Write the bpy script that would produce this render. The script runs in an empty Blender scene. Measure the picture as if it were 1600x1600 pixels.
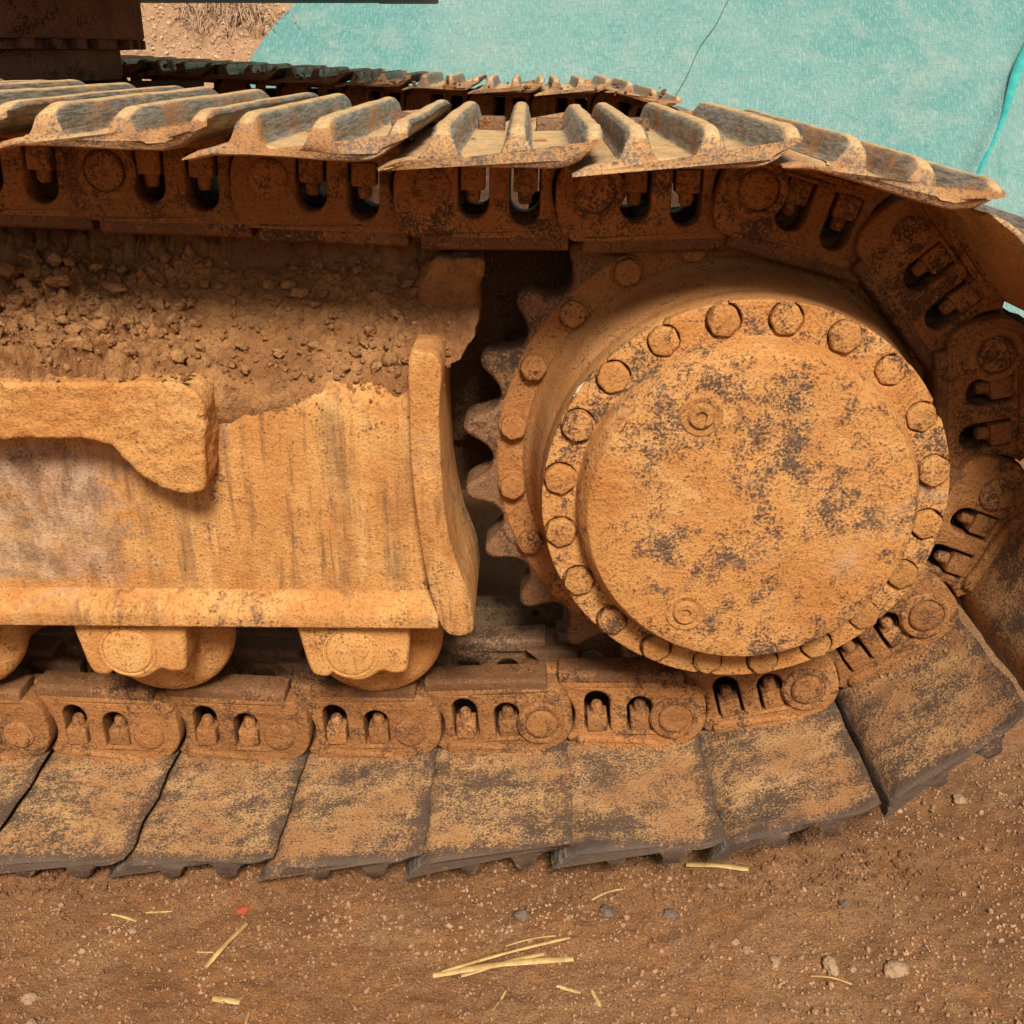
import bpy, bmesh, math, random
import numpy as np
from mathutils import Vector, Matrix

random.seed(7)
rng = np.random.default_rng(11)
scene = bpy.context.scene
R = math.radians

# ------------------------------------------------------------------ camera
cam_d = bpy.data.cameras.new('camera'); cam = bpy.data.objects.new('camera', cam_d)
scene.collection.objects.link(cam); scene.camera = cam
pt, yw, rl = R(23.14), R(-.84), R(.07)
fwd = Vector((math.sin(yw)*math.cos(pt), math.cos(yw)*math.cos(pt), -math.sin(pt)))
right = Vector((math.cos(yw), -math.sin(yw), 0)); up = right.cross(fwd)
r2 = right*math.cos(rl) + up*math.sin(rl); u2 = r2.cross(fwd)
cam.matrix_world = Matrix(((r2.x, u2.x, -fwd.x, .758), (r2.y, u2.y, -fwd.y, -1.387), (r2.z, u2.z, -fwd.z, 1.055), (0, 0, 0, 1)))
cam_d.sensor_width = 36; cam_d.lens = 1673.9/1600*36
cam_d.clip_start = .02; cam_d.clip_end = 500

# ------------------------------------------------------------------ light
SUN_EL, SUN_AZ = R(46), R(172)          # azimuth: compass from +y, clockwise -> light comes from the camera side
world = bpy.data.worlds.new('World'); scene.world = world; world.use_nodes = True
wn = world.node_tree; wn.nodes.clear()
sky = wn.nodes.new('ShaderNodeTexSky'); sky.sky_type = 'NISHITA'; sky.sun_disc = False
sky.sun_elevation = SUN_EL; sky.sun_rotation = SUN_AZ; sky.dust_density = 4; sky.air_density = 1.2
hs = wn.nodes.new('ShaderNodeHueSaturation'); hs.inputs['Saturation'].default_value = .22
bg = wn.nodes.new('ShaderNodeBackground'); bg.inputs['Strength'].default_value = .05
wo = wn.nodes.new('ShaderNodeOutputWorld')
wn.links.new(sky.outputs[0], hs.inputs['Color']); wn.links.new(hs.outputs[0], bg.inputs['Color']); wn.links.new(bg.outputs[0], wo.inputs[0])
sun_d = bpy.data.lights.new('sun', 'SUN'); sun_d.energy = 4.1; sun_d.angle = R(15); sun_d.color = (1, .95, .87)
sun = bpy.data.objects.new('sun', sun_d); scene.collection.objects.link(sun)
sd = Vector((math.sin(SUN_AZ)*math.cos(SUN_EL), math.cos(SUN_AZ)*math.cos(SUN_EL), math.sin(SUN_EL)))
sun.rotation_euler = sd.to_track_quat('Z', 'Y').to_euler(); sun.location = sd*20
vs = scene.view_settings; vs.view_transform = 'Standard'; vs.look = 'None'; vs.gamma = 1; vs.use_curve_mapping = False
vs.exposure = .44
scene.cycles.diffuse_bounces = 3; scene.cycles.glossy_bounces = 2; scene.cycles.caustics_reflective = False; scene.cycles.caustics_refractive = False

# ------------------------------------------------------------------ helpers
COL = scene.collection
def link(o, parent=None):
    COL.objects.link(o)
    if parent is not None: o.parent = parent
    return o
def obj(name, me, parent=None, mat=None, loc=None, roty=None):
    o = bpy.data.objects.new(name, me)
    if mat is not None and len(me.materials) == 0: me.materials.append(mat)
    if loc is not None: o.location = loc
    if roty is not None: o.rotation_euler = (0, roty, 0)
    return link(o, parent)
def tag(o, label=None, cat=None, group=None, kind=None):
    if label: o['label'] = label
    if cat: o['category'] = cat
    if group: o['group'] = group
    if kind: o['kind'] = kind
    return o
def mesh(name, v, f, smooth=35):
    me = bpy.data.meshes.new(name); me.from_pydata([tuple(map(float, p)) for p in v], [], [tuple(q) for q in f]); me.update()
    if smooth is not None:
        me.polygons.foreach_set('use_smooth', [True]*len(me.polygons))
        if smooth < 180: me.set_sharp_from_angle(angle=R(smooth))
    return me
def grid_mesh(name, X, Y, Z, smooth=180):
    n, m = X.shape
    v = np.stack([X, Y, Z], -1).reshape(-1, 3)
    i = np.arange(n*m).reshape(n, m)
    f = np.stack([i[:-1, :-1], i[1:, :-1], i[1:, 1:], i[:-1, 1:]], -1).reshape(-1, 4)
    me = bpy.data.meshes.new(name)
    me.vertices.add(len(v)); me.vertices.foreach_set('co', v.astype(np.float32).ravel())
    me.loops.add(f.size); me.loops.foreach_set('vertex_index', f.astype(np.int32).ravel())
    me.polygons.add(len(f)); me.polygons.foreach_set('loop_start', np.arange(0, f.size, 4, dtype=np.int32))
    me.polygons.foreach_set('use_smooth', np.ones(len(f), bool))
    me.update(calc_edges=True); me.validate(); return me
def tri_mesh(name, v, f, smooth=True):
    me = bpy.data.meshes.new(name); k = f.shape[1]
    me.vertices.add(len(v)); me.vertices.foreach_set('co', v.astype(np.float32).ravel())
    me.loops.add(f.size); me.loops.foreach_set('vertex_index', f.astype(np.int32).ravel())
    me.polygons.add(len(f)); me.polygons.foreach_set('loop_start', np.arange(0, f.size, k, dtype=np.int32))
    me.polygons.foreach_set('use_smooth', np.full(len(f), smooth))
    me.update(calc_edges=True); me.validate(); return me

def plate(name, loops, y0, y1, bev=.004, res=2, smooth=40):
    """outline(s) in the x-z plane (first the rim, then holes) as a solid from y0 to y1 with rounded edges"""
    cu = bpy.data.curves.new(name, 'CURVE'); cu.dimensions = '2D'; cu.fill_mode = 'BOTH'
    for lp in loops:
        sp = cu.splines.new('POLY'); sp.points.add(len(lp)-1); sp.use_cyclic_u = True
        for p, (a, b) in zip(sp.points, lp): p.co = (a, b, 0, 1)
    cu.extrude = (y1-y0)/2-bev; cu.bevel_depth = bev; cu.bevel_resolution = res; cu.offset = -bev
    o = bpy.data.objects.new(name, cu); COL.objects.link(o)
    dg = bpy.context.evaluated_depsgraph_get(); me = bpy.data.meshes.new_from_object(o.evaluated_get(dg))
    bpy.data.objects.remove(o); bpy.data.curves.remove(cu)
    ym = (y0+y1)/2
    me.transform(Matrix(((1, 0, 0, 0), (0, 0, -1, ym), (0, 1, 0, 0), (0, 0, 0, 1))))
    bm = bmesh.new(); bm.from_mesh(me); bmesh.ops.remove_doubles(bm, verts=bm.verts, dist=1e-6); bmesh.ops.recalc_face_normals(bm, faces=bm.faces); bm.to_mesh(me); bm.free()
    me.polygons.foreach_set('use_smooth', [True]*len(me.polygons)); me.set_sharp_from_angle(angle=R(smooth)); me.name = name
    me.materials.clear()
    return me
def lathe(name, prof, seg=48, cap=True, smooth=40):
    """profile of (r, y) turned about the y axis"""
    v, f = [], []
    n = len(prof)
    for r, y in prof:
        for k in range(seg):
            a = 2*math.pi*k/seg; v.append((r*math.cos(a), y, r*math.sin(a)))
    for i in range(n-1):
        for k in range(seg):
            a, b = i*seg+k, i*seg+(k+1) % seg; f.append((a, a+seg, b+seg, b))
    if cap:
        f.append(tuple(range(seg))); f.append(tuple((n-1)*seg+k for k in range(seg))[::-1])
    me = mesh(name, v, f, None)
    bm = bmesh.new(); bm.from_mesh(me); bmesh.ops.recalc_face_normals(bm, faces=bm.faces); bm.to_mesh(me); bm.free()
    me.polygons.foreach_set('use_smooth', [True]*len(me.polygons)); me.set_sharp_from_angle(angle=R(smooth))
    return me
def prism_x(name, sec, x0, x1, bev=0., n=1, smooth=40):
    """cross-section of (y, z) run along x"""
    k = len(sec); v, f = [], []
    for i in range(n+1):
        x = x0+(x1-x0)*i/n
        v += [(x, a, b) for a, b in sec]
    for i in range(n):
        for j in range(k): f.append((i*k+j, i*k+(j+1) % k, (i+1)*k+(j+1) % k, (i+1)*k+j))
    f.append(tuple(range(k))[::-1]); f.append(tuple(n*k+j for j in range(k)))
    me = mesh(name, v, f, None)
    bm = bmesh.new(); bm.from_mesh(me); bmesh.ops.recalc_face_normals(bm, faces=bm.faces)
    if bev: bmesh.ops.bevel(bm, geom=[e for e in bm.edges if e.calc_face_angle(0) > .3], offset=bev, segments=3, affect='EDGES', profile=.5)
    bm.to_mesh(me); bm.free()
    me.polygons.foreach_set('use_smooth', [True]*len(me.polygons)); me.set_sharp_from_angle(angle=R(smooth))
    return me
def box(name, x0, x1, y0, y1, z0, z1, bev=.004):
    return prism_x(name, [(y0, z0), (y1, z0), (y1, z1), (y0, z1)], x0, x1, bev)
def join(name, mes, smooth=40):
    bm = bmesh.new()
    for m in mes: bm.from_mesh(m)
    me = bpy.data.meshes.new(name); bm.to_mesh(me); bm.free()
    me.polygons.foreach_set('use_smooth', [True]*len(me.polygons)); me.set_sharp_from_angle(angle=R(smooth))
    me.materials.clear(); return me
def xf(me, m):
    c = me.copy(); c.transform(m); return c
def arc(cx, cz, r, a0, a1, n):
    return [(cx+r*math.cos(R(a0+(a1-a0)*i/n)), cz+r*math.sin(R(a0+(a1-a0)*i/n))) for i in range(n+1)]
def smooth_line(pts, n=6, closed=True):
    P = [Vector(p) for p in pts]; out = []; k = len(P)
    for i in range(k if closed else k-1):
        g = (lambda j: P[j % k]) if closed else (lambda j: P[max(0, min(k-1, j))])
        p0, p1, p2, p3 = g(i-1), g(i), g(i+1), g(i+2)
        for s in range(n):
            t = s/n
            out.append(tuple(.5*((2*p1)+(-p0+p2)*t+(2*p0-5*p1+4*p2-p3)*t*t+(-p0+3*p1-3*p2+p3)*t**3)))
    if not closed: out.append(tuple(P[-1]))
    return out

# vectorised gradient noise
_perm = rng.permutation(256); _perm = np.concatenate([_perm]*3)
_g = rng.normal(size=(256, 3)); _g /= np.linalg.norm(_g, axis=1, keepdims=True)
def pn(x, y, z):
    x, y, z = np.broadcast_arrays(np.asarray(x, float), np.asarray(y, float), np.asarray(z, float))
    xi, yi, zi = np.floor(x).astype(int), np.floor(y).astype(int), np.floor(z).astype(int)
    xf_, yf_, zf_ = x-xi, y-yi, z-zi
    fd = lambda t: t*t*t*(t*(t*6-15)+10)
    u, v, w = fd(xf_), fd(yf_), fd(zf_); out = 0
    for a in (0, 1):
        for b in (0, 1):
            for c in (0, 1):
                h = _perm[_perm[_perm[(xi+a) & 255]+((yi+b) & 255)]+((zi+c) & 255)]
                g = _g[h]; d = g[..., 0]*(xf_-a)+g[..., 1]*(yf_-b)+g[..., 2]*(zf_-c)
                out = out+d*(u if a else 1-u)*(v if b else 1-v)*(w if c else 1-w)
    return out*1.6
def fbm(x, y, z, o=4, g=.5):
    s = 0; a = 1; f = 1
    for k in range(o): s = s+a*pn(x*f+k*7.3, y*f, z*f+k*3.1); a *= g; f *= 2.03
    return s

# ------------------------------------------------------------------ materials
class NT:
    def __init__(s, name):
        s.m = bpy.data.materials.new(name); s.m.use_nodes = True; s.t = s.m.node_tree; s.t.nodes.clear()
        s.out = s.n('ShaderNodeOutputMaterial'); s.b = s.n('ShaderNodeBsdfPrincipled'); s.l(s.b.outputs[0], s.out.inputs[0])
        tc = s.n('ShaderNodeTexCoord'); oi = s.n('ShaderNodeObjectInfo')
        ml = s.n('ShaderNodeMath'); ml.operation = 'MULTIPLY'; ml.inputs[1].default_value = 37.; s.l(oi.outputs['Random'], ml.inputs[0])
        ad = s.n('ShaderNodeVectorMath'); ad.operation = 'ADD'; s.l(tc.outputs['Object'], ad.inputs[0]); s.l(ml.outputs[0], ad.inputs[1])
        s.co = ad.outputs[0]; s.raw = tc.outputs['Object']; s.nrm = tc.outputs['Normal']; s.rnd = oi.outputs['Random']
    def n(s, k): return s.t.nodes.new(k)
    def l(s, a, b): s.t.links.new(a, b)
    def noise(s, scale, detail=6, rough=.6, stretch=None, off=0, dist=0.):
        nd = s.n('ShaderNodeTexNoise'); nd.inputs['Scale'].default_value = scale; nd.inputs['Detail'].default_value = detail
        nd.inputs['Roughness'].default_value = rough; nd.inputs['Distortion'].default_value = dist
        mp = s.n('ShaderNodeMapping'); mp.inputs['Scale'].default_value = stretch or (1, 1, 1); mp.inputs['Location'].default_value = (off, off*.7, -off)
        s.l(s.co, mp.inputs[0]); s.l(mp.outputs[0], nd.inputs['Vector']); return nd.outputs[0]
    def voro(s, scale, feat='F1', stretch=None):
        nd = s.n('ShaderNodeTexVoronoi'); nd.inputs['Scale'].default_value = scale; nd.feature = feat
        mp = s.n('ShaderNodeMapping'); mp.inputs['Scale'].default_value = stretch or (1, 1, 1)
        s.l(s.co, mp.inputs[0]); s.l(mp.outputs[0], nd.inputs['Vector']); return nd
    def step(s, v, a, b):
        r = s.n('ShaderNodeMapRange'); r.interpolation_type = 'SMOOTHSTEP'; r.inputs[1].default_value = a; r.inputs[2].default_value = b
        s.l(v, r.inputs[0]); return r.outputs[0]
    def math(s, op, a, b=None):
        m = s.n('ShaderNodeMath'); m.operation = op
        for i, q in enumerate((a, b)):
            if q is None: continue
            if isinstance(q, (int, float)): m.inputs[i].default_value = q
            else: s.l(q, m.inputs[i])
        return m.outputs[0]
    def mix(s, fac, a, b, mode='MIX'):
        m = s.n('ShaderNodeMix'); m.data_type = 'RGBA'; m.blend_type = mode
        for i, q in ((0, fac), (6, a), (7, b)):
            if isinstance(q, (int, float)): m.inputs[i].default_value = q
            elif isinstance(q, tuple): m.inputs[i].default_value = (*q, 1)
            else: s.l(q, m.inputs[i])
        return m.outputs[2]
    def sep(s, v):
        x = s.n('ShaderNodeSeparateXYZ'); s.l(v, x.inputs[0]); return x.outputs
    def bump(s, h, strength, dist, prev=None):
        b = s.n('ShaderNodeBump'); b.inputs['Strength'].default_value = strength; b.inputs['Distance'].default_value = dist
        s.l(h, b.inputs['Height'])
        if prev is not None: s.l(prev, b.inputs['Normal'])
        return b.outputs[0]
    def relief(s, strength, *layers):
        h = None
        for k, (v, d) in enumerate(layers):
            q = s.math('MULTIPLY', v, d*1000.); h = q if h is None else s.math('ADD', h, q)
        return s.bump(h, strength, .001)
    def done(s, col, rough=.9, nrm=None, metal=0., spec=.25):
        for k, q in (('Base Color', col), ('Roughness', rough), ('Metallic', metal)):
            if isinstance(q, (int, float)): s.b.inputs[k].default_value = q
            elif isinstance(q, tuple): s.b.inputs[k].default_value = (*q, 1)
            else: s.l(q, s.b.inputs[k])
        s.b.inputs['Specular IOR Level'].default_value = spec
        if nrm is not None: s.l(nrm, s.b.inputs['Normal'])
        return s.m

OCHRE = (.47, .200, .054); OCHRE_L = (.58, .285, .088); OCHRE_D = (.30, .125, .04); RUST = (.43, .145, .03)

def mud_mat(name, a, b, dark, amount, sc=1., streak=False, white=0., bump=.5, wet=0., scratch=False, red=.35, wipe=False, vary=.0):
    t = NT(name)
    big = t.noise(8*sc, 3, .6); med = t.noise(42*sc, 4, .68, off=3); fine = t.noise(260*sc, 3, .75, off=9)
    c = t.mix(t.step(big, .35, .65), a, b)
    c = t.mix(t.math('MULTIPLY', t.step(med, .48, .72), red), c, RUST)
    if streak:
        for sc_, of, fa, cc in ((5, 2, .9, (.17, .09, .042)), (16, 12, .8, (.14, .07, .032)), (11, 33, .7, (.66, .37, .14))):
            st = t.noise(sc_*sc, 4, .7, stretch=(5, 5, .42), off=of, dist=.25)
            gate = t.step(t.noise(9, 3, .7, off=of+60, stretch=(1.5, 1, .8)), .36, .58)
            c = t.mix(t.math('MULTIPLY', t.math('MULTIPLY', t.step(st, .47, .72), gate), fa), c, cc)
    if wipe:
        x, y, z = t.sep(t.raw)
        wn_ = t.noise(14, 5, .75, stretch=(1, 1, 1.6), off=41)
        zone = t.math('MULTIPLY', t.math('MULTIPLY', t.step(x, .40, .12), t.step(z, .36, .43)), t.step(z, .64, .57))
        wm = t.step(t.math('ADD', t.math('MULTIPLY', zone, .36), wn_), .66, .86)
        sm = t.noise(20, 4, .7, stretch=(1.6, 1, .8), off=51)
        c = t.mix(t.math('MULTIPLY', wm, .85), c, t.mix(t.step(sm, .38, .64), (.19, .115, .075), (.50, .33, .21)))
    # worn-through dark patches that break up into grains
    k = t.math('ADD', t.math('MULTIPLY', med, .70), t.math('ADD', t.math('MULTIPLY', big, .65), t.math('MULTIPLY', fine, .70)))
    dk = t.step(k, 1.12-amount*.34, 1.30-amount*.34)
    s1 = t.noise(5*sc, 4, .7, off=81, dist=.6); s2 = t.noise(6*sc, 4, .7, off=91, dist=.6)
    c = t.mix(t.math('MULTIPLY', t.step(s1, .50, .68), .5), c, tuple(q*w for q, w in zip(a, (.80, .66, .55))))
    c = t.mix(t.math('MULTIPLY', t.step(s2, .52, .70), .55), c, tuple(q*w for q, w in zip(b, (1.12, 1.28, 1.5))))
    c = t.mix(t.math('MULTIPLY', dk, .9), c, t.mix(t.step(fine, .40, .62), dark, tuple(q*.35 for q in dark)))
    c = t.mix(t.math('MULTIPLY', t.math('FRACT', t.math('MULTIPLY', t.rnd, 7.3)), vary), c, tuple(q*.45 for q in a))
    if scratch:
        sc1 = t.noise(24, 3, .6, stretch=(1.2, 1, 5), off=21, dist=.4)
        c = t.mix(t.math('MULTIPLY', t.step(sc1, .60, .68), .5), c, (.55, .25, .075))
    if white:
        c = t.mix(t.math('MULTIPLY', t.step(t.math('ADD', t.noise(7*sc, 4, .75, off=17, stretch=(.7, 1, 1.5)), t.math('MULTIPLY', fine, .45)), .80, .95), white), c, (.60, .43, .28))
    c = t.mix(t.math('MULTIPLY', t.step(fine, .49, .70), .6), c, (.11, .042, .013))
    c = t.mix(t.math('MULTIPLY', t.step(fine, .42, .30), .28), c, (.66, .39, .17))
    return t.done(c, .92-wet, t.relief(bump, (med, .006), (fine, .0026)), spec=.2+wet)

M = {}
M['frame'] = mud_mat('dried_ochre_mud_streaked', OCHRE, OCHRE_L, (.20, .13, .095), .06, streak=True, white=.35, bump=.8, wipe=True)
M['cover'] = mud_mat('dried_ochre_mud_worn', OCHRE, (.55, .265, .085), (.105, .075, .058), .36, white=.35, bump=.9, scratch=True)
M['bolt'] = mud_mat('bolt_mud', (.44, .19, .052), (.52, .245, .075), (.12, .07, .045), .2, bump=.9, vary=.35)
M['ochre'] = mud_mat('dried_ochre_mud', OCHRE, OCHRE_L, (.22, .11, .05), .05, bump=1.)
M['housing'] = mud_mat('smooth_brown_mud', (.38, .165, .05), (.44, .205, .07), (.17, .10, .06), .05, bump=.3)
M['link'] = mud_mat('muddy_track_steel', (.34, .135, .037), (.43, .185, .055), (.085, .048, .03), .36, bump=1., wet=.12, vary=.45)
M['inner_shade'] = mud_mat('shaded_wet_track_steel', (.15, .068, .028), (.20, .095, .038), (.05, .03, .02), .35, bump=.6, wet=.3)  # inner links and bushings: shade between the rails put into a darker wet brown
M['rail'] = mud_mat('worn_rail_steel', (.12, .052, .02), (.24, .102, .034), (.05, .028, .016), .3, bump=.5, wet=.12)
M['sprocket'] = mud_mat('rusty_brown_mud', (.34, .138, .040), (.41, .178, .056), (.11, .064, .04), .15, bump=.75)
M['tooth'] = mud_mat('worn_tooth_steel', (.17, .078, .032), (.23, .11, .044), (.07, .045, .03), .35, bump=.7, wet=.15)
M['roller'] = mud_mat('roller_mud', OCHRE, OCHRE_L, (.22, .12, .06), .08, bump=.5)
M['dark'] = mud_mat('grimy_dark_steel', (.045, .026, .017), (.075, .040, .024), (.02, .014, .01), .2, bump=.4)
M['grime'] = mud_mat('brown_grime', (.11, .052, .024), (.16, .078, .034), (.04, .025, .017), .3, bump=.6)
M['slew'] = mud_mat('brown_grimy_paint', (.20, .09, .05), (.26, .125, .07), (.05, .03, .02), .25, bump=.3)
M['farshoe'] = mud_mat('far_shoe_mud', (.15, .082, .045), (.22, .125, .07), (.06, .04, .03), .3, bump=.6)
M['bar'] = mud_mat('greyish_bar', (.20, .135, .075), (.25, .17, .095), (.08, .06, .045), .2, bump=.2)

def shoe_mat(name, ed, dim, th0):
    t = NT(name)
    x, y, z = t.sep(t.raw); nx, ny, nz = t.sep(t.nrm)
    big = t.noise(9, 3, .6); med = t.noise(48, 4, .7, stretch=(1, .6, 1), off=3); fine = t.noise(300, 3, .75, off=9)
    lay = t.noise(16, 5, .72, stretch=(.75, 1.5, 1), off=31)
    c = t.mix(t.step(big, .35, .65), (.38, .18, .065), (.52, .29, .115))
    k = t.math('ADD', t.math('MULTIPLY', med, .35), t.math('ADD', t.math('MULTIPLY', big, .4), t.math('ADD', t.math('MULTIPLY', fine, .8), t.math('MULTIPLY', lay, .55))))
    # more bare steel towards the long ends and the thin edges, scraped by soil and darkened partly for shade
    edge = t.math('MAXIMUM', t.step(t.math('ADD', y, t.math('MULTIPLY', t.math('SUBTRACT', lay, .5), .09)), -.208, -.240), t.math('MULTIPLY', t.math('MAXIMUM', t.step(x, .01, .04), t.step(x, -.16, -.2)), .5))
    k = t.math('ADD', k, t.math('MULTIPLY', edge, ed))
    dk = t.step(k, th0, th0+.19)
    blot = t.noise(7, 3, .6, off=71)
    c = t.mix(t.math('MULTIPLY', t.step(t.math('ADD', blot, t.math('MULTIPLY', fine, .25)), .66, .86), .75), c, (.10, .055, .033))
    steel = t.mix(t.step(fine, .35, .65), tuple(q*dim for q in (.055, .042, .038)), tuple(q*dim for q in (.115, .09, .077)))
    c = t.mix(t.math('MULTIPLY', dk, .88), c, steel)
    # ground side: steel polished on the rib flanks, pale dust in the valleys
    ground = t.step(z, -.050, -.057)
    flank = t.math('MULTIPLY', t.step(t.math('ABSOLUTE', nx), .35, .75), ground)
    scr = t.noise(30, 3, .7, stretch=(1, .8, 12), off=4)
    pol = t.mix(t.step(scr, .35, .65), (.11, .088, .07), (.46, .39, .31))
    fm = t.math('MULTIPLY', flank, t.step(t.math('ADD', big, t.math('MULTIPLY', med, .5)), .55, .78))
    val = t.math('MULTIPLY', ground, t.step(nz, -.7, -.92))
    c = t.mix(t.math('MULTIPLY', val, .8), c, t.mix(t.step(med, .4, .7), (.64, .43, .20), (.48, .28, .11)))
    c = t.mix(t.math('MULTIPLY', fm, .85), c, pol)
    c = t.mix(t.math('MULTIPLY', t.step(fine, .48, .70), .6), c, (.09, .042, .02))
    rough = t.math('SUBTRACT', .88, t.math('MULTIPLY', t.math('MAXIMUM', fm, t.math('MULTIPLY', dk, .4)), .50))
    return t.done(c, rough, t.relief(.7, (med, .004), (lay, .003), (fine, .0022)), t.math('MULTIPLY', fm, .5), spec=.35)
M['shoe'] = shoe_mat('track_shoe_worn_shaded_steel', .22, .46, .97); M['shoe_pale'] = shoe_mat('track_shoe_pale_steel', .05, 1.7, 1.04)  # lower-run copy carries shade in darker rims; the upper run gets a paler one

def soil_mat(name, a, b, d, bump=1., speck=.35):
    t = NT(name)
    big = t.noise(9, 3, .6); med = t.noise(60, 5, .72, off=4); fine = t.noise(330, 4, .78, off=8)
    c = t.mix(t.step(big, .35, .65), a, b)
    c = t.mix(t.math('MULTIPLY', t.step(med, .45, .66), .7), c, d)
    c = t.mix(t.math('MULTIPLY', t.step(fine, .48, .72), .6), c, (.10, .045, .02))
    c = t.mix(t.math('MULTIPLY', t.step(fine, .40, .28), speck), c, (.62, .40, .24))
    c = t.mix(t.math('MULTIPLY', t.rnd, .35), c, d)
    return t.done(c, .97, t.relief(bump, (med, .009), (fine, .004)), spec=.1)
M['soil'] = soil_mat('crumbly_soil', (.34, .145, .052), (.58, .285, .105), (.23, .10, .042))
M['clod'] = soil_mat('soil_clods', (.48, .225, .08), (.56, .28, .105), (.22, .098, .045), 1.0)

def ground_mat():
    t = NT('red_brown_dirt')
    big = t.noise(2.4, 3, .6); mid = t.noise(12, 4, .65, off=5); med = t.noise(75, 5, .75, off=3); fine = t.noise(360, 4, .8, off=8)
    c = t.mix(t.step(big, .35, .65), (.38, .172, .064), (.45, .235, .102))
    c = t.mix(t.math('MULTIPLY', t.step(mid, .47, .66), .6), c, (.44, .175, .058))
    c = t.mix(t.math('MULTIPLY', t.step(med, .48, .66), .65), c, (.29, .165, .095))
    c = t.mix(t.math('MULTIPLY', t.step(fine, .48, .66), .8), c, (.09, .043, .022))
    c = t.mix(t.math('MULTIPLY', t.step(fine, .42, .30), .7), c, (.55, .32, .17))
    v2 = t.voro(150); hv = t.sep(v2.outputs['Color'])[0]
    c = t.mix(t.math('MULTIPLY', t.math('MULTIPLY', t.step(v2.outputs['Distance'], .42, .2), t.step(hv, .80, .9)), .5), c, (.46, .27, .15))
    damp = t.noise(3.5, 4, .65, off=77); c = t.mix(t.math('MULTIPLY', t.step(damp, .50, .66), .5), c, (.18, .082, .035))
    return t.done(c, .96, t.relief(1., (mid, .010), (med, .010), (fine, .005)), spec=.12)
M['ground'] = ground_mat()

def net_mat():
    t = NT('turquoise_shade_net')
    big = t.noise(.9, 4, .65); mid = t.noise(5, 6, .75, off=4); fine = t.noise(75, 3, .75, stretch=(2.6, .3, .3), off=2); fine2 = t.noise(75, 3, .75, stretch=(.3, 2., 2.), off=12)
    c = t.mix(t.step(big, .35, .62), (.10, .265, .235), (.17, .305, .268))
    c = t.mix(t.math('MULTIPLY', t.step(mid, .46, .66), .65), c, (.26, .335, .29))
    c = t.mix(t.math('MULTIPLY', t.step(mid, .44, .30), .6), c, (.05, .225, .202))
    c = t.mix(t.math('MULTIPLY', t.step(fine, .45, .70), .6), c, (.37, .46, .41))
    c = t.mix(t.math('MULTIPLY', t.step(fine2, .50, .72), .6), c, (.045, .165, .147))
    return t.done(c, .85, t.relief(.8, (mid, .01), (fine, .008), (fine2, .008)), spec=.15)
M['net'] = net_mat()
def plain(name, a, b, sc=60, rough=.7, bump=.3):
    t = NT(name); n = t.noise(sc, 6, .65); f = t.noise(sc*8, 4, .7, off=4)
    c = t.mix(t.step(n, .35, .65), a, b); c = t.mix(t.math('MULTIPLY', t.rnd, .3), c, b)
    c = t.mix(t.math('MULTIPLY', t.step(f, .5, .75), .3), c, tuple(q*.4 for q in b))
    return t.done(c, rough, t.bump(f, bump, .001), spec=.3)
M['teal'] = plain('teal_hem', (.02, .25, .22), (.05, .33, .29), 20)
M['cord'] = plain('dark_cord', (.04, .08, .06), (.07, .11, .09))
M['straw'] = plain('dry_straw', (.56, .38, .14), (.36, .21, .07), 45, .6)
M['drygrass'] = plain('dry_grass', (.52, .34, .20), (.36, .21, .12), 30)
M['stone'] = soil_mat('pale_stone', (.46, .29, .16), (.52, .34, .20), (.34, .19, .10), .8)
M['redstone'] = plain('red_chip', (.42, .07, .025), (.30, .05, .02), 80, .8, .5)
M['greystone'] = soil_mat('grey_stone', (.20, .14, .10), (.26, .19, .14), (.12, .08, .055), .8)
M['pebble'] = plain('pebbles', (.42, .235, .125), (.18, .085, .042), 14, .95, .5)
M['chip'] = plain('pale_paint_chip', (.62, .58, .42), (.5, .4, .25), 80)
M['body'] = plain('dark_upper_paint', (.02, .016, .014), (.035, .026, .02), 12, .6)

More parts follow.
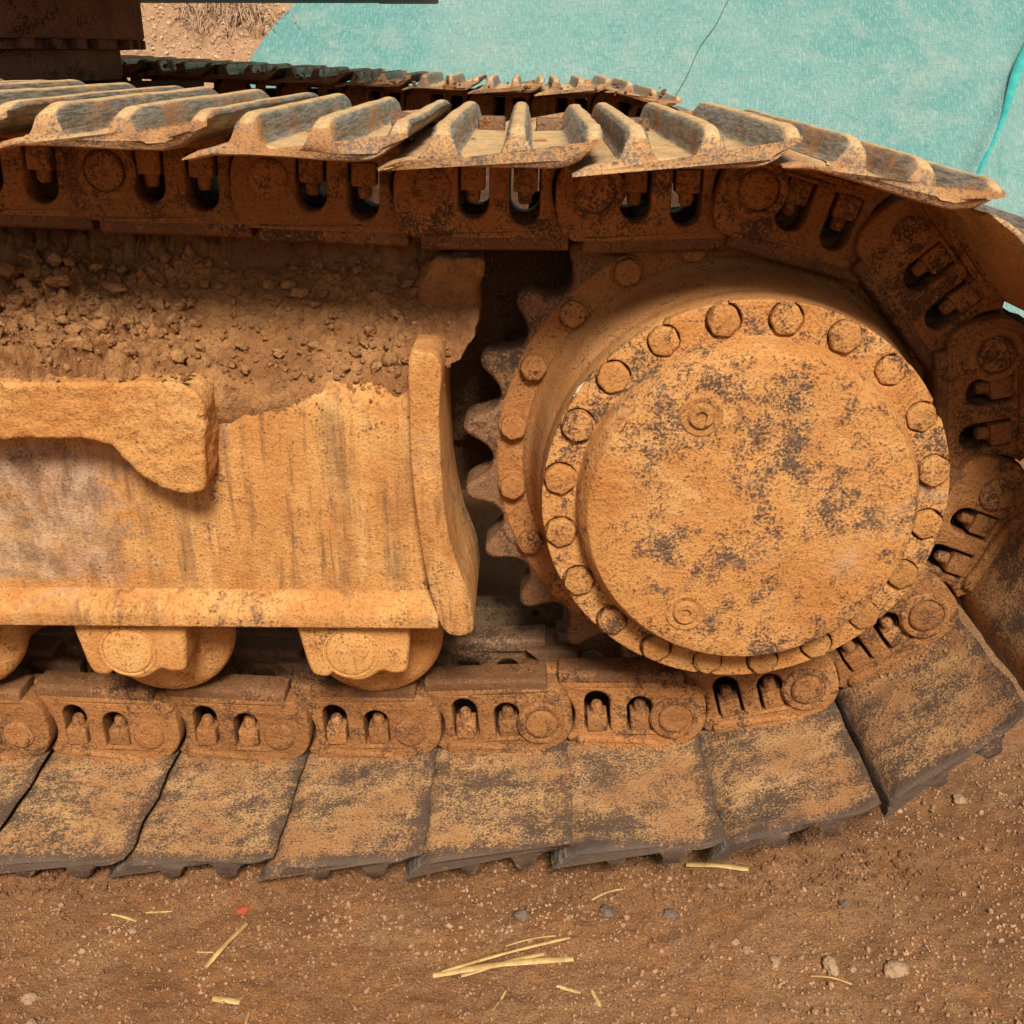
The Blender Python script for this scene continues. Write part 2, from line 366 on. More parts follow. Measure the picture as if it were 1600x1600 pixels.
# ------------------------------------------------------------------ rocks
def rock_verts(sub, seed, facets=9, noise=.12, squash=(1, 1, 1)):
    r = np.random.default_rng(seed); bm = bmesh.new(); bmesh.ops.create_icosphere(bm, subdivisions=sub, radius=1)
    v = np.array([q.co[:] for q in bm.verts]); f = np.array([[q.index for q in p.verts] for p in bm.faces]); bm.free()
    nn = r.normal(size=(facets, 3)); nn /= np.linalg.norm(nn, axis=1, keepdims=True); dd = r.uniform(.55, .9, facets)
    dots = v@nn.T; rad = np.min(np.where(dots > .05, dd/np.maximum(dots, .05), 9), axis=1); rad = np.minimum(rad, 1)
    v = v*rad[:, None]; o = seed*3.7
    v = v*(1+noise*fbm(v[:, 0]*2+o, v[:, 1]*2, v[:, 2]*2, 3))[:, None]
    return v*np.array(squash), f
def scatter(name, pts, sizes, variants, mat, squash=None, smooth=False):
    r = np.random.default_rng(len(pts)); pts = np.asarray(pts, float); sizes = np.asarray(sizes, float); V, F, n = [], [], 0
    pick = r.integers(len(variants), size=len(pts))
    for k, (v, f) in enumerate(variants):
        p = pts[pick == k]; sz = sizes[pick == k]; m = len(p)
        if not m: continue
        q = r.normal(size=(m, 4)); q /= np.linalg.norm(q, axis=1, keepdims=True); w, a, b, c = q.T
        rot = np.stack([1-2*(b*b+c*c), 2*(a*b-c*w), 2*(a*c+b*w), 2*(a*b+c*w), 1-2*(a*a+c*c), 2*(b*c-a*w), 2*(a*c-b*w), 2*(b*c+a*w), 1-2*(a*a+b*b)], -1).reshape(m, 3, 3)
        sq = np.stack([np.ones(m), r.uniform(.65, 1, m), r.uniform(.5, .9, m)], -1)
        vv = np.einsum('mij,mvj->mvi', rot, v[None]*sq[:, None])*sz[:, None, None]+p[:, None]
        V.append(vv.reshape(-1, 3)); F.append((f[None]+(n+np.arange(m)*len(v))[:, None, None]).reshape(-1, 3)); n += m*len(v)
    me = tri_mesh(name, np.concatenate(V), np.concatenate(F), smooth); me.materials.append(mat); return me

# ================================================================== SETTING
def axis(lo, hi, a, b, st, grow=1.25):
    mid = list(np.arange(a, b, st)); q = []; s = st; x = mid[-1]
    while x < hi: s *= grow; x += s; q.append(x)
    p = []; s = st; x = mid[0]
    while x > lo: s *= grow; x -= s; p.append(x)
    return np.array(p[::-1]+mid+q)
gx = axis(-60, 60, -.1, 2.1, .006); gy = axis(-30, 90, -.72, .12, .006)
X, Y = np.meshgrid(gx, gy, indexing='ij')
def ground_z(X, Y):
    z = .012*fbm(X*1.6, Y*1.6, 2., 3)+.006*fbm(X*12, Y*12, 5., 3)+.0042*fbm(X*48, Y*48, 9., 3, .6)
    near = np.exp(-np.maximum(0, np.hypot(X-.8, Y)-3)/4)
    return z*near-.012
gz = ground_z(X, Y)
ground = obj('ground', grid_mesh('ground', X, Y, gz), None, M['ground']); tag(ground, 'red brown dirt ground scattered with gravel', kind='structure')

# embankment behind
hx = np.linspace(-14, 16, 240); hy = np.concatenate([np.linspace(2.9, 6.6, 90), np.linspace(6.8, 14, 12)])
HX, HY = np.meshgrid(hx, hy, indexing='ij')
def hill_z(X, Y, rough=1.):
    foot = 3.15+.12*fbm(X*.5, 1.3, 0., 2)
    s = np.maximum(0, Y-foot); z = s*.80+.02*np.minimum(1, s*3)
    return z-.06*(s <= 0)+.06*fbm(X*.7, Y*.7, 3., 3)*np.minimum(1, s*2)+rough*.02*fbm(X*5, Y*5, 3., 3)
hill = obj('hillside', grid_mesh('hillside', HX, HY, hill_z(HX, HY)), None,
           soil_mat('dry_bank_soil', (.45, .25, .13), (.52, .31, .17), (.28, .15, .075), 1.2, .5))
tag(hill, 'steep dry soil bank behind the machine', kind='structure')

# ================================================================== SHADE NET
def net_left(z): return -.62+.74*(z-1.04)+.03*np.sin(z*9)
NXs = np.linspace(0, 1, 330); NYs = np.linspace(3.05, 9.5, 230)
U, NY = np.meshgrid(NXs, NYs, indexing='ij')
zz = hill_z(U*0+1, NY, 0); NX = net_left(zz)+U*(13-net_left(zz))
tent = .05+.03*fbm(NX*.9, NY*.9, 7., 3)+.012*fbm(NX*3, NY*1.2, 4., 2)+.010*fbm(NX*6-NY*2, NY*1.2, 2., 3)+.012*np.abs(fbm(NX*2.2+NY*.8, NY*.7, 12., 2))
ridge = np.exp(-((NX-(2.80+.62*(NY-3.68)+.02*np.sin(NY*5)))/.06)**2)*.07          # a crease that runs up the sheet
edge = np.clip(U*13/.35, 0, 1)
NZ = hill_z(NX, NY, 0)+(tent+ridge)*(.15+.85*edge)+.02+.01*np.sin((NX-net_left(zz))*60)*(1-edge)
net = obj('shade_net', grid_mesh('shade_net', NX, NY, NZ), None, M['net'])
tag(net, 'turquoise woven shade net spread over the bank behind the track', 'net')

def tube(name, pts, rad, seg=6, flat=1., mat=None, taper=None):
    pts = [Vector(p) for p in pts]; v, f = [], []
    for i, p in enumerate(pts):
        d = (pts[min(i+1, len(pts)-1)]-pts[max(i-1, 0)]).normalized()
        a = d.cross(Vector((0, 0, 1))); a = a.normalized() if a.length > .05 else Vector((1, 0, 0)); b = a.cross(d).normalized()
        r = rad*(taper[i] if taper else 1)
        for k in range(seg):
            t = 2*math.pi*k/seg; v.append(p+a*(r*math.cos(t))+b*(r*flat*math.sin(t)))
    for i in range(len(pts)-1):
        for k in range(seg): f.append((i*seg+k, i*seg+(k+1) % seg, (i+1)*seg+(k+1) % seg, (i+1)*seg+k))
    f.append(tuple(range(seg))[::-1]); f.append(tuple((len(pts)-1)*seg+k for k in range(seg)))
    me = mesh(name, v, f, 50)
    if mat: me.materials.append(mat)
    return me
def on_net(x, y, dz=.0):
    z0 = float(hill_z(np.array(1.), np.array(y), 0)); l = float(net_left(np.array(z0)))
    e = min(1, max(0, (x-l)/.35))
    t = .05+.03*float(fbm(np.array(x*.9), np.array(y*.9), 7., 3))+.012*float(fbm(np.array(x*3.), np.array(y*1.2), 4., 2))
    return (x, y, float(hill_z(np.array(x), np.array(y), 0))+t*(.15+.85*e)+.02+dz)
pts = [on_net(1.47+.50*k/20+.006*math.sin(k*.9), 4.15+.9*k/20, .012) for k in range(-8, 30)]
tag(obj('cord', tube('cord', pts, .0017, 6, 1, M['cord'])), 'thin dark cord lying up the turquoise net', 'cord')
pts = [on_net(2.80+.62*(1.25*k/24)+.012*math.sin(k*.5), 3.68+1.25*k/24, .075) for k in range(-4, 40)]
tag(obj('net_strap', tube('net_strap', pts, .022, 8, .35, M['teal'], [.22+.9*min(1, k/16)+.12*math.sin(k*.7) for k in range(44)])), 'bright teal folded strap running up the net at the right edge', 'strap')

# dry grass on the bank beside the net
gv, gf = [], []
for tuft in [(-.96, 4.62), (-.90, 4.66), (-.74, 4.62), (-.66, 4.66), (-.78, 4.72), (-1.35, 4.7)]:
    for k in range(42):
        a = random.uniform(0, 2*math.pi); r = random.uniform(.03, .16); h = random.uniform(.06, .16)
        b = Vector((tuft[0]+random.gauss(0, .06), tuft[1]+random.gauss(0, .05), 0)); b.z = float(hill_z(np.array(b.x), np.array(b.y)))-.01
        P = [b+Vector((math.cos(a)*r*s, math.sin(a)*r*s-.04*s, h*(1-(1-s)**2)-.12*s*s)) for s in (0, .25, .5, .75, 1)]
        n0 = len(gv)
        for p in P: gv += [p+Vector((-.0025, 0, 0)), p+Vector((.0025, -.001, .001)), p+Vector((0, .002, -.002))]
        for i in range(4):
            for c in range(3): gf.append((n0+3*i+c, n0+3*i+(c+1) % 3, n0+3*i+3+(c+1) % 3, n0+3*i+3+c))
grass = obj('dry_grass', mesh('dry_grass', gv, gf, 180), None, M['drygrass']); tag(grass, 'tufts of dry grass and roots on the bank', kind='stuff')
V4 = [rock_verts(1, 40+k, 7, .1) for k in range(8)]
bx_, by_ = rng.uniform(-2.2, -.35, 2600), rng.uniform(4.1, 5.3, 2600); bz_ = hill_z(bx_, by_); ok_ = bx_ < net_left(bz_)-.02
P = np.stack([bx_, by_, bz_+.004], -1)[ok_]; S = rng.choice([.005, .007, .010, .015], len(P))
lit = obj('bank_gravel', scatter('bank_gravel', np.array(P), S, V4, plain('bank_gravel', (.60, .42, .27), (.40, .23, .13), 15, .95))); tag(lit, 'pale crumbly gravel on the dry bank', kind='stuff')

# ================================================================== EXCAVATOR
EX = bpy.data.objects.new('excavator', None); link(EX); EX.location = (0, 1.2, 0); EX.empty_display_size = .2
tag(EX, 'crawler excavator caked in ochre mud, close view of its track, sprocket and track frame', 'excavator')
PINV = Matrix.Translation((0, -1.2, 0))
def part(name, me, mat=None, roty=None, loc=(0, 0, 0)):
    return obj(name, me, EX, mat, (loc[0], loc[1]-1.2, loc[2]), roty)
def sub(name, me, parent, mat=None, loc=None, roty=None):
    return obj(name, me, parent, mat, loc, roty)

Ppit = .203
# ---- track link (local: x forward along the chain, y into the picture, z towards the rollers; pin at the origin)
def link_outline(back=True):
    o = [(-.010, .0625), (.012, .0625), (.026, .062), (.036, .055), (.044, .043), (.048, .022), (.048, 0)]
    o += arc(0, 0, .048, -8, -78, 8)
    o += [(-.012, -.0505), (-.030, -.0525), (-.05, -.0525), (-.08, -.048), (-.11, -.0515), (-.142, -.0515)]
    o += [(-.158, -.049)]
    o += arc(-Ppit, 0, .0525, -47, 40, 10)
    o += [(-.168, .050), (-.174, .0625)]
    return o
def window(u, w0, w1, hw):
    return [(u-hw, -w0), (u+hw, -w0)]+[(u+hw*math.cos(R(a)), -w1-hw+hw*math.sin(R(a))) for a in range(0, 181, 15)]
win = [window(-.052, .025, -.038, .0195), window(-.1165, .023, -.046, .0195)]
body = plate('link_body', [link_outline()]+win, 0., .042, .004, 2)
flange = plate('link_flange', [smooth_line([(-.146, -.032), (-.10, -.031), (-.06, -.033), (-.025, -.038), (-.008, -.0505), (-.03, -.058), (-.06, -.056), (-.09, -.052), (-.12, -.055), (-.146, -.055)], 3)], -.009, .03, .006, 3)
tail = plate('link_tail', [arc(-Ppit, 0, .045, 90, 270, 12)+[(-.165, -.045), (-.14, -.04), (-.14, .06), (-.165, .066), (-Ppit-.02, .066)]], .044, .07, .004, 1)
rail = prism_x('link_rail', [(.0005, .055), (.046, .055), (.046, .0785), (.007, .0785), (.0005, .074)], -.174, .014, .003)
for m_ in (body, flange, rail):
    for v_ in m_.vertices:
        u_ = v_.co.x; v_.co.y += .013*min(1, max(0, (-.07-u_)/.085))-(.005*min(1, max(0, (u_+.035)/.02)) if v_.co.y < .02 else 0)
link_me = [join('track_link', [body, flange, tail])]
rail_me = join('rail', [rail])
link_me[0].materials.append(M['link'])
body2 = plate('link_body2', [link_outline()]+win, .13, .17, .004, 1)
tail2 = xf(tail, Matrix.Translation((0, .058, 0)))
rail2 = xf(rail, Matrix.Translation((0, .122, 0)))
link2_me = join('track_link_far', [body2, tail2, rail2]); link2_me.materials.append(M['inner_shade'])
pin_me = lathe('pin', [(q_[0], q_[1]-.005) for q_ in [(.0, -.0035), (.002, -.003), (.003, -.0018), (.004, -.003), (.014, -.0034), (.019, -.0034), (.0215, -.0028), (.0235, -.0012), (.0245, .004), (.0245, .165)]], 28, False); pin_me.materials.append(M['link'])
boss_ring = lathe('boss_collar', [(.0265, .0), (.027, -.006), (.030, -.007), (.035, -.006), (.038, -.002)], 32, False); boss_ring.materials.append(M['link'])
bush_me = lathe('bushing', [(.0, .07), (.029, .07), (.029, .13), (.0, .13)], 20, False); bush_me.materials.append(M['inner_shade'])
nutb = box('nutb', -.0152, .0152, .004, .034, -.025, .004, .0025)
nutt = xf(lathe('nutt', [(0, -.012), (.006, -.012), (.0085, -.009), (.0095, 0), (.0095, .012)], 14, False), Matrix.Translation((0, .02, .008))@Matrix.Rotation(R(-90), 4, 'X'))
nut_me = join('nut', [nutb, nutt]); nut_me.materials.append(M['link'])

# ---- track shoe, triple grouser
def shoe_mesh(seed):
    r = random.Random(seed)
    # inner line (towards the link) from the front lip to the back, then outer line back to the front; (u, w), w outwards
    inner = [(.037, .0395), (.030, .0385), (.018, .0415), (.004, .0445), (-.03, .046), (-.07, .046), (-.11, .046), (-.145, .0465), (-.160, .049), (-.172, .055), (-.183, .0645), (-.1905, .074)]
    rib = lambda c, w0, w1, h: [(c-w0, 0.), (c-w0*.78, .10*h), (c-w0*.62, .35*h), (c-w1-.0015, .82*h), (c-w1*.6, .97*h), (c, 1.*h), (c+w1*.6, .97*h), (c+w1+.0015, .82*h), (c+w0*.62, .35*h), (c+w0*.78, .10*h), (c+w0, 0.)]
    H = .032; base = .0565
    secs = []
    ys = [-.231, -.2305, -.228, -.222, -.212, -.198, -.185, -.170, -.155, -.14, -.12, -.10, -.08, -.06, -.04, -.02, .0, .03, .06, .16, .26, .32, .35, .37, .385, .395, .400, .401]
    for y in ys:
        d = min(y+.231, .401-y)
        t = min(1, max(0, d/.045)); hh = H*(.72+.28*math.sin(t*math.pi/2))
        edge = min(1, d/.004)
        sh = .0022*(1-edge)
        wob = lambda u: .0012*float(fbm(np.array(u*14.+seed), np.array(y*9.), seed*1.7, 2))
        narrow = 1+.35*(1-t)**1.5          # rib ends spread out into the rim
        out = []
        # back grouser: sits on the raised back end
        out += [(-.1965, .0775+.6*hh*.2), (-.1965, base+hh*.85), (-.194, base+hh*.98), (-.187, base+hh), (-.180, base+hh*.95), (-.1755, base+hh*.75), (-.1705, base+hh*.33), (-.166, base+hh*.08)]
        for c in (-.107, -.030):
            rr = rib(c, .0185*narrow, .0098, hh)
            for k, (u, h) in enumerate(rr[::1]): out.append((u, base+h))
        out += [(-.012, base-.001), (.008, base-.004), (.022, .0490), (.032, .0445), (.0378, .0415)]
        sec = [(u, w+sh) for u, w in inner]+[(u, w-sh) for u, w in out]
        end_ = 1-min(1, d/.05); jag = lambda u: .0055*end_*float(fbm(np.array(u*22.+seed*5), np.array(seed*2.3+(3. if y > 0 else 0.)), .3, 3, .6))
        nick = lambda u: .0035*float(fbm(np.array(y*17.+seed), np.array(seed*.9+(5. if u > 0 else 0.)), 1.3, 3, .65))*min(1, max(0, (abs(u+.08)-.095)/.02))
        secs.append([(u+nick(u), y+jag(u), -(w+wob(u))) for u, w in sec])
    k = len(secs[0]); v = [p for s in secs for p in s]; f = []
    for i in range(len(secs)-1):
        for j in range(k): f.append((i*k+j, i*k+(j+1) % k, (i+1)*k+(j+1) % k, (i+1)*k+j))
    f.append(tuple(range(k))); f.append(tuple((len(secs)-1)*k+j for j in range(k))[::-1])
    me = mesh('track_shoe', v, f, None)
    bm = bmesh.new(); bm.from_mesh(me); bmesh.ops.triangulate(bm, faces=[q for q in bm.faces if len(q.verts) > 4]); bmesh.ops.recalc_face_normals(bm, faces=bm.faces); bm.to_mesh(me); bm.free()
    me.polygons.foreach_set('use_smooth', [True]*len(me.polygons)); me.set_sharp_from_angle(angle=R(62)); me.materials.append(M['shoe'])
    return me
shoes_me = [shoe_mesh(s) for s in (1, 2, 3, 4)]
shoes_pale = [m_.copy() for m_ in shoes_me]
for m_ in shoes_pale: m_.materials[0] = M['shoe_pale']
bh = join('bolt_head', [box('b1', -.019, .019, -.018, .018, -.074, -.052, .004), lathe('b2', [(0, -.006), (.022, -.006), (.023, 0), (.023, .004)], 18, False)][:1]); bh.materials.append(M['farshoe'])

pins = [(-.028, .082), (.175, .083), (.378, .083), (.581, .093), (.783, .111), (.986, .123), (1.182, .177), (1.34, .304), (1.409, .495), (1.373, .694), (1.238, .846), (1.043, .901), (.84, .899), (.637, .903), (.434, .913), (.231, .922)]
lo = [(pins[0][0]-Ppit*k, pins[0][1]) for k in (4, 3, 2, 1)]
hi = []; p = pins[-1]
for k in range(8):
    a = R(177.2); p = (p[0]+Ppit*math.cos(a), p[1]+Ppit*math.sin(a)); hi.append(p)
chain = lo+pins+hi
for i in range(1, len(chain)):
    (x0, z0), (x1, z1) = chain[i-1], chain[i]
    th = math.atan2(z1-z0, x1-x0)
    lk = part('track_link', link_me[0], None, -th+R(random.uniform(-.4, .4)), (x1, 0, z1))
    sub('rail', rail_me, lk, M['rail'])
    sub('pin', pin_me, lk, None, None, random.uniform(0, 6)); _ = sub('collar', boss_ring, lk) if random.random() < .45 else None
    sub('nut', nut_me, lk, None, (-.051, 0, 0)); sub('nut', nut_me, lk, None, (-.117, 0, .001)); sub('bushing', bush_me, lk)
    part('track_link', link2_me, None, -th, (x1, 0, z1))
    sh = part('track_shoe', (shoes_pale if z1 > .6 else shoes_me)[i % 4], None, -th+R(random.uniform(-.5, .5)), (x1, random.uniform(-.004, .004), z1))
    if z1 > .6:
        for u in (-.069, -.150):
            sub('bolt_head', bh, sh, None, (u+.002, .21, 0))

# ---- sprocket
SC = (1.038, .526)
N = 23; PH = 173.
tp = 2*math.pi/N
tooth_out = []
for s in (-1, 1):
    seq = [(.300, .050), (.324, .0465), (.328, .036), (.335, .0275), (.346, .021), (.358, .0165), (.367, .012), (.372, .006)]
    pts_ = [(r, s*w) for r, w in seq]
    tooth_out += pts_ if s < 0 else [(.3735, 0)]+pts_[::-1]
tooth_me = plate('tooth', [tooth_out], .052, .118, .008, 3); tooth_me.materials.append(M['tooth'])
sp = part('sprocket', lathe('sprocket', [(.20, .05), (.321, .05), (.324, .053), (.324, .056), (.327, .0585), (.327, .112), (.20, .112)], 92, False), M['sprocket'], None, (SC[0], 0, SC[1]))
for k in range(N):
    sub('tooth', tooth_me, sp, None, None, -(R(PH)+tp*k))
bolt_me = lathe('bolt', [(0, -.016), (.013, -.016), (.0165, -.0145), (.0185, -.010), (.019, -.004), (.0215, -.0025), (.0225, .002)], 20, False); bolt_me = join('bolt', [plate('hexhead', [[(.0185*math.cos(R(60*q+d_)), .0185*math.sin(R(60*q+d_))) for q in range(6) for d_ in (-9, -3, 3, 9)]], -.016, .002, .0035, 2), lathe('washer', [(.010, -.003), (.0205, -.003), (.0218, -.001), (.022, .003)], 24, False)])
bolt_me.materials.append(M['sprocket'])
for k in range(21):
    a = R(102.2+360/21*k); sub('bolt', bolt_me, sp, None, (.303*math.cos(a), .05, .303*math.sin(a)), k*.7)

# ---- final drive
fd = part('final_drive', lathe('final_drive', [(.286, .055), (.285, .046), (.279, .040), (.273, .02), (.268, -.02), (.2625, -.05), (.2605, -.054), (.261, -.060), (.261, -.087), (.2595, -.0935), (.254, -.0965), (.224, -.0975), (.2, -.0975)], 128, False), M['housing'], None, (SC[0], 0, SC[1]))
cov = sub('cover', lathe('cover', [(0, -.1585), (.06, -.1582), (.13, -.1576), (.180, -.1566), (.198, -.1562), (.2030, -.1545), (.2050, -.1520), (.2120, -.1370), (.2140, -.1320), (.2155, -.115), (.2175, -.1095), (.225, -.106)], 128, False, 26), fd, M['cover'])
bolt2 = lathe('bolt', [(0, -.0185), (.0145, -.0182), (.0178, -.0168), (.0192, -.013), (.0196, -.002), (.0225, -.001), (.0235, .003)], 22, False); bolt2 = join('bolt', [plate('hexhead', [[(.0205*math.cos(R(60*q+d_)), .0205*math.sin(R(60*q+d_))) for q in range(6) for d_ in (-9, -3, 3, 9)]], -.0185, .002, .0035, 2), lathe('washer', [(.010, -.003), (.0205, -.003), (.0218, -.001), (.022, .003)], 24, False)])
bolt2.materials.append(M['bolt'])
mound = plate('pad', [smooth_line([(-.030, .014), (-.02, .020), (-.010, .013), (-.010, -.012), (-.02, -.022), (-.030, -.016)], 3)], -.012, .004, .005, 2)
for k in range(20):
    a = R(100.8-18*k)
    o = sub('bolt', bolt2, fd, None, (.2392*math.cos(a), -.0990+random.uniform(-.002, .004), .2392*math.sin(a)), random.uniform(0, 6)); o.scale = (random.uniform(.92, 1.0),)*3
rim = []
for k in range(20):
    a0 = 100.8-18*k; cx, cz = .2392*math.cos(R(a0)), .2392*math.sin(R(a0)); pr = random.uniform(.0198, .0226)
    rim += [(.2605*math.cos(R(a0+q)), .2605*math.sin(R(a0+q))) for q in (9, 6, 3.2)]
    rim += [(cx+pr*math.cos(R(a0+b)), cz+pr*math.sin(R(a0+b))) for b in range(26, 335, 14)]
    rim += [(.2605*math.cos(R(a0+q)), .2605*math.sin(R(a0+q))) for q in (-3.2, -6)]
sub('rim', plate('rim', [rim, [(.205*math.cos(R(-q)), .205*math.sin(R(-q))) for q in range(0, 360, 4)]], -.1100, -.093, .0022, 2), fd, M['cover'])
plug_me = lathe('plug', [(.0, -.0005), (.006, -.0005), (.007, -.0045), (.0135, -.005), (.0155, -.003), (.017, -.0002), (.021, -.0015), (.024, -.0018), (.027, .0005)], 24, False); plug_me.materials.append(M['bolt'])
sub('plug', plug_me, fd, None, (-.071, -.1575, .130)); sub('plug', plug_me, fd, None, (-.073, -.157, -.137))
part('travel_motor', lathe('travel_motor', [(.0, .5), (.20, .5), (.23, .45), (.24, .30), (.28, .24), (.28, .113)], 48, False), M['dark'], None, (SC[0], 0, SC[1]))

v_, f_ = rock_verts(3, 555, 8, .4, (1.5, .45, .5)); sub('paint_scrape', tri_mesh('paint_scrape', v_*.011, f_), fd, M['chip'], (.2575*math.cos(R(146)), -.103, .2575*math.sin(R(146))), R(-50))
# ---- track frame
def rough_up(me, amp, voxel=.005, sc=40):
    o = bpy.data.objects.new('tmp', me); COL.objects.link(o)
    m = o.modifiers.new('r', 'REMESH'); m.mode = 'VOXEL'; m.voxel_size = voxel; m.use_smooth_shade = True
    dg = bpy.context.evaluated_depsgraph_get(); out = bpy.data.meshes.new_from_object(o.evaluated_get(dg)); bpy.data.objects.remove(o)
    n = len(out.vertices); co = np.empty(n*3); out.vertices.foreach_get('co', co); co = co.reshape(-1, 3)
    nr = np.empty(n*3); out.vertices.foreach_get('normal', nr); nr = nr.reshape(-1, 3)
    d = fbm(co[:, 0]*sc, co[:, 1]*sc, co[:, 2]*sc, 4, .6); co = co+nr*(d*amp)[:, None]
    out.vertices.foreach_set('co', co.ravel()); out.update(); out.name = me.name; out.materials.clear(); return out
XL = -1.3
tf = part('track_frame', prism_x('track_frame', [(-.09, .352), (-.09, .648), (-.075, .668), (.07, .785), (.19, .785), (.26, .66), (.26, .352)], XL, .625, .006, 24), M['frame'])
sub('lip', prism_x('lip', [(-.0875, .385), (-.098, .381), (-.112, .367), (-.118, .358), (-.118, .339), (-.0875, .338)], XL, .640, .003, 1), tf, M['frame'], (0, 0, 0))
endo = smooth_line([(.6135, .716), (.611, .65), (.611, .58), (.615, .51), (.623, .44), (.631, .389), (.640, .352), (.650, .333), (.664, .327), (.682, .331), (.6875, .345), (.682, .39), (.669, .43), (.660, .465), (.653, .51), (.650, .555), (.6485, .62), (.6495, .66), (.653, .70), (.645, .718), (.628, .722)], 4)
sub('end_plate', plate('end_plate', [endo], -.116, .09, .0035, 2), tf, M['frame'])
sub('end_cap', rough_up(plate('end_cap', [smooth_line([(.615, .715), (.64, .702), (.676, .706), (.686, .722), (.694, .77), (.699, .80), (.694, .812), (.66, .815), (.615, .79)], 4)], .012, .07, .010, 3), .006, .004, 30), tf, M['soil'])
bro = [(XL, .690), (.05, .690), (.2, .6915), (.278, .6925), (.325, .692), (.352, .685), (.364, .672), (.366, .650), (.3615, .60), (.357, .565), (.352, .553), (.338, .5475), (.312, .5505), (.288, .562), (.270, .581), (.252, .603), (.232, .6145), (.205, .6185), (.1, .6175), (XL, .6165)]
bro = bro[:1]+smooth_line(bro[1:-1], 4, False)+bro[-1:]
bro = [(max(q_[0], -.5), q_[1]) for q_ in bro]
br = sub('step_bracket', rough_up(plate('step_bracket', [bro], -.150, -.085, .005, 3), .0025, .003, 40), tf, M['ochre'])
sub('frame_bulk', box('frame_bulk', .55, .86, .18, .32, .50, .80, .01), tf, M['grime'])  # unseen bulk of the frame, added to darken the gap behind the sprocket
sub('motor_guard', plate('motor_guard', [arc(SC[0], SC[1], .33, 100, 203, 20)+[(.62, .42), (.62, .80)]], .20, .24, .006, 1), tf, M['grime'])
# ---- rollers
rol = lathe('track_roller', [(.0, -.04), (.040, -.04), (.062, -.022), (.085, -.014), (.098, -.006), (.103, .002), (.103, .012), (.092, .018), (.092, .055), (.07, .06), (.07, .11), (.092, .115), (.092, .16), (.103, .165), (.103, .18), (.0, .18)], 56, False)
colo = [(-.075, .085), (-.074, .03), (-.068, .0), (-.062, -.028), (-.054, -.041), (-.036, -.043), (-.026, -.036), (-.016, -.044), (.0, -.0495), (.018, -.047), (.032, -.038), (.042, -.033), (.052, -.037), (.069, -.036), (.076, -.028), (.079, .0), (.083, .04), (.083, .085)]
coll = plate('bearing_block', [smooth_line(colo[1:-1], 3, False)+[colo[-1], colo[0]]], -.098, -.03, .007, 3)
capm = lathe('end_cap', [(0, -.1015), (.028, -.1015), (.0325, -.1005), (.034, -.0985), (.0355, -.0975), (.0365, -.0995), (.039, -.0995), (.041, -.094)], 32, False)
for rx in (.208, .519, -.105, -.42):
    rr_ = part('track_roller', rol, M['roller'], None, (rx+.014, 0, .267))
    sub('bearing_block', coll, rr_, M['roller'], (-.016, 0, .025)); sub('end_cap', capm, rr_, M['roller'], (-.018, 0, .022))
# ---- bar between the rails and far chassis
part('guard_bar', join('guard_bar', [plate('gb', [[(.45, .112), (.70, .119), (.765, .124), (.79, .119), (.815, .117), (.823, .122), (.825, .158), (.818, .167), (.79, .163), (.765, .163), (.70, .158), (.45, .152)], arc(.776, .148, .0065, 0, 330, 11)], .28, .33, .004)]), M['bar'])
part('chassis', prism_x('chassis', [(.55, .45), (1.95, .45), (1.95, .80), (1.65, .99), (.85, .99), (.55, .80)], -1.6, -.10, .02), M['dark'])
for yy in (.42, 1.78):
    part('chassis_leg', prism_x('chassis_leg', [(yy-.2, .38), (yy+.3, .38), (yy+.3, .74), (yy-.2, .74)], -.5, .16, .02), M['dark'])
slew = part('slew_ring', lathe('slew_ring', [(.0, .0)], 4, False) if False else None, None) if False else None
def lathe_z(name, prof, seg=64):
    me = lathe(name, prof, seg, False); me.transform(Matrix.Rotation(R(90), 4, 'X')); return me
slew = part('slew_ring', lathe_z('slew_ring', [(.40, 1.0), (.545, 1.0), (.55, 1.01), (.55, 1.062), (.585, 1.064), (.585, 1.083), (.605, 1.084), (.61, 1.09), (.61, 1.215), (.40, 1.215)], 96), M['slew'], None, (-.756, 1.25, 0))
tb = box('ring_bolt', -.014, .014, -.611, -.585, 1.064, 1.084, .003); tb.materials.append(M['slew'])
for k in range(56):
    if k % 5 == 3: continue
    o = sub('ring_bolt', tb, slew); o.rotation_euler = (0, 0, 2*math.pi*k/56)
ub = part('upper_structure', prism_x('upper_structure', [(.62, 1.212), (2.42, 1.205), (2.45, 1.22), (2.45, 1.30), (.60, 1.30), (.60, 1.225)], -2.4, .30, .008), M['body'])
sub('deck_beam', prism_x('deck_beam', [(1.9, 1.2), (2.35, 1.2), (2.35, 1.28), (1.9, 1.28)], .28, .47, .006), ub, M['body'])
sub('engine_housing', prism_x('engine_housing', [(.66, 1.3), (2.4, 1.3), (2.4, 2.0), (2.25, 2.15), (.8, 2.15), (.66, 2.0)], -2.3, .10, .03), ub, M['body'])
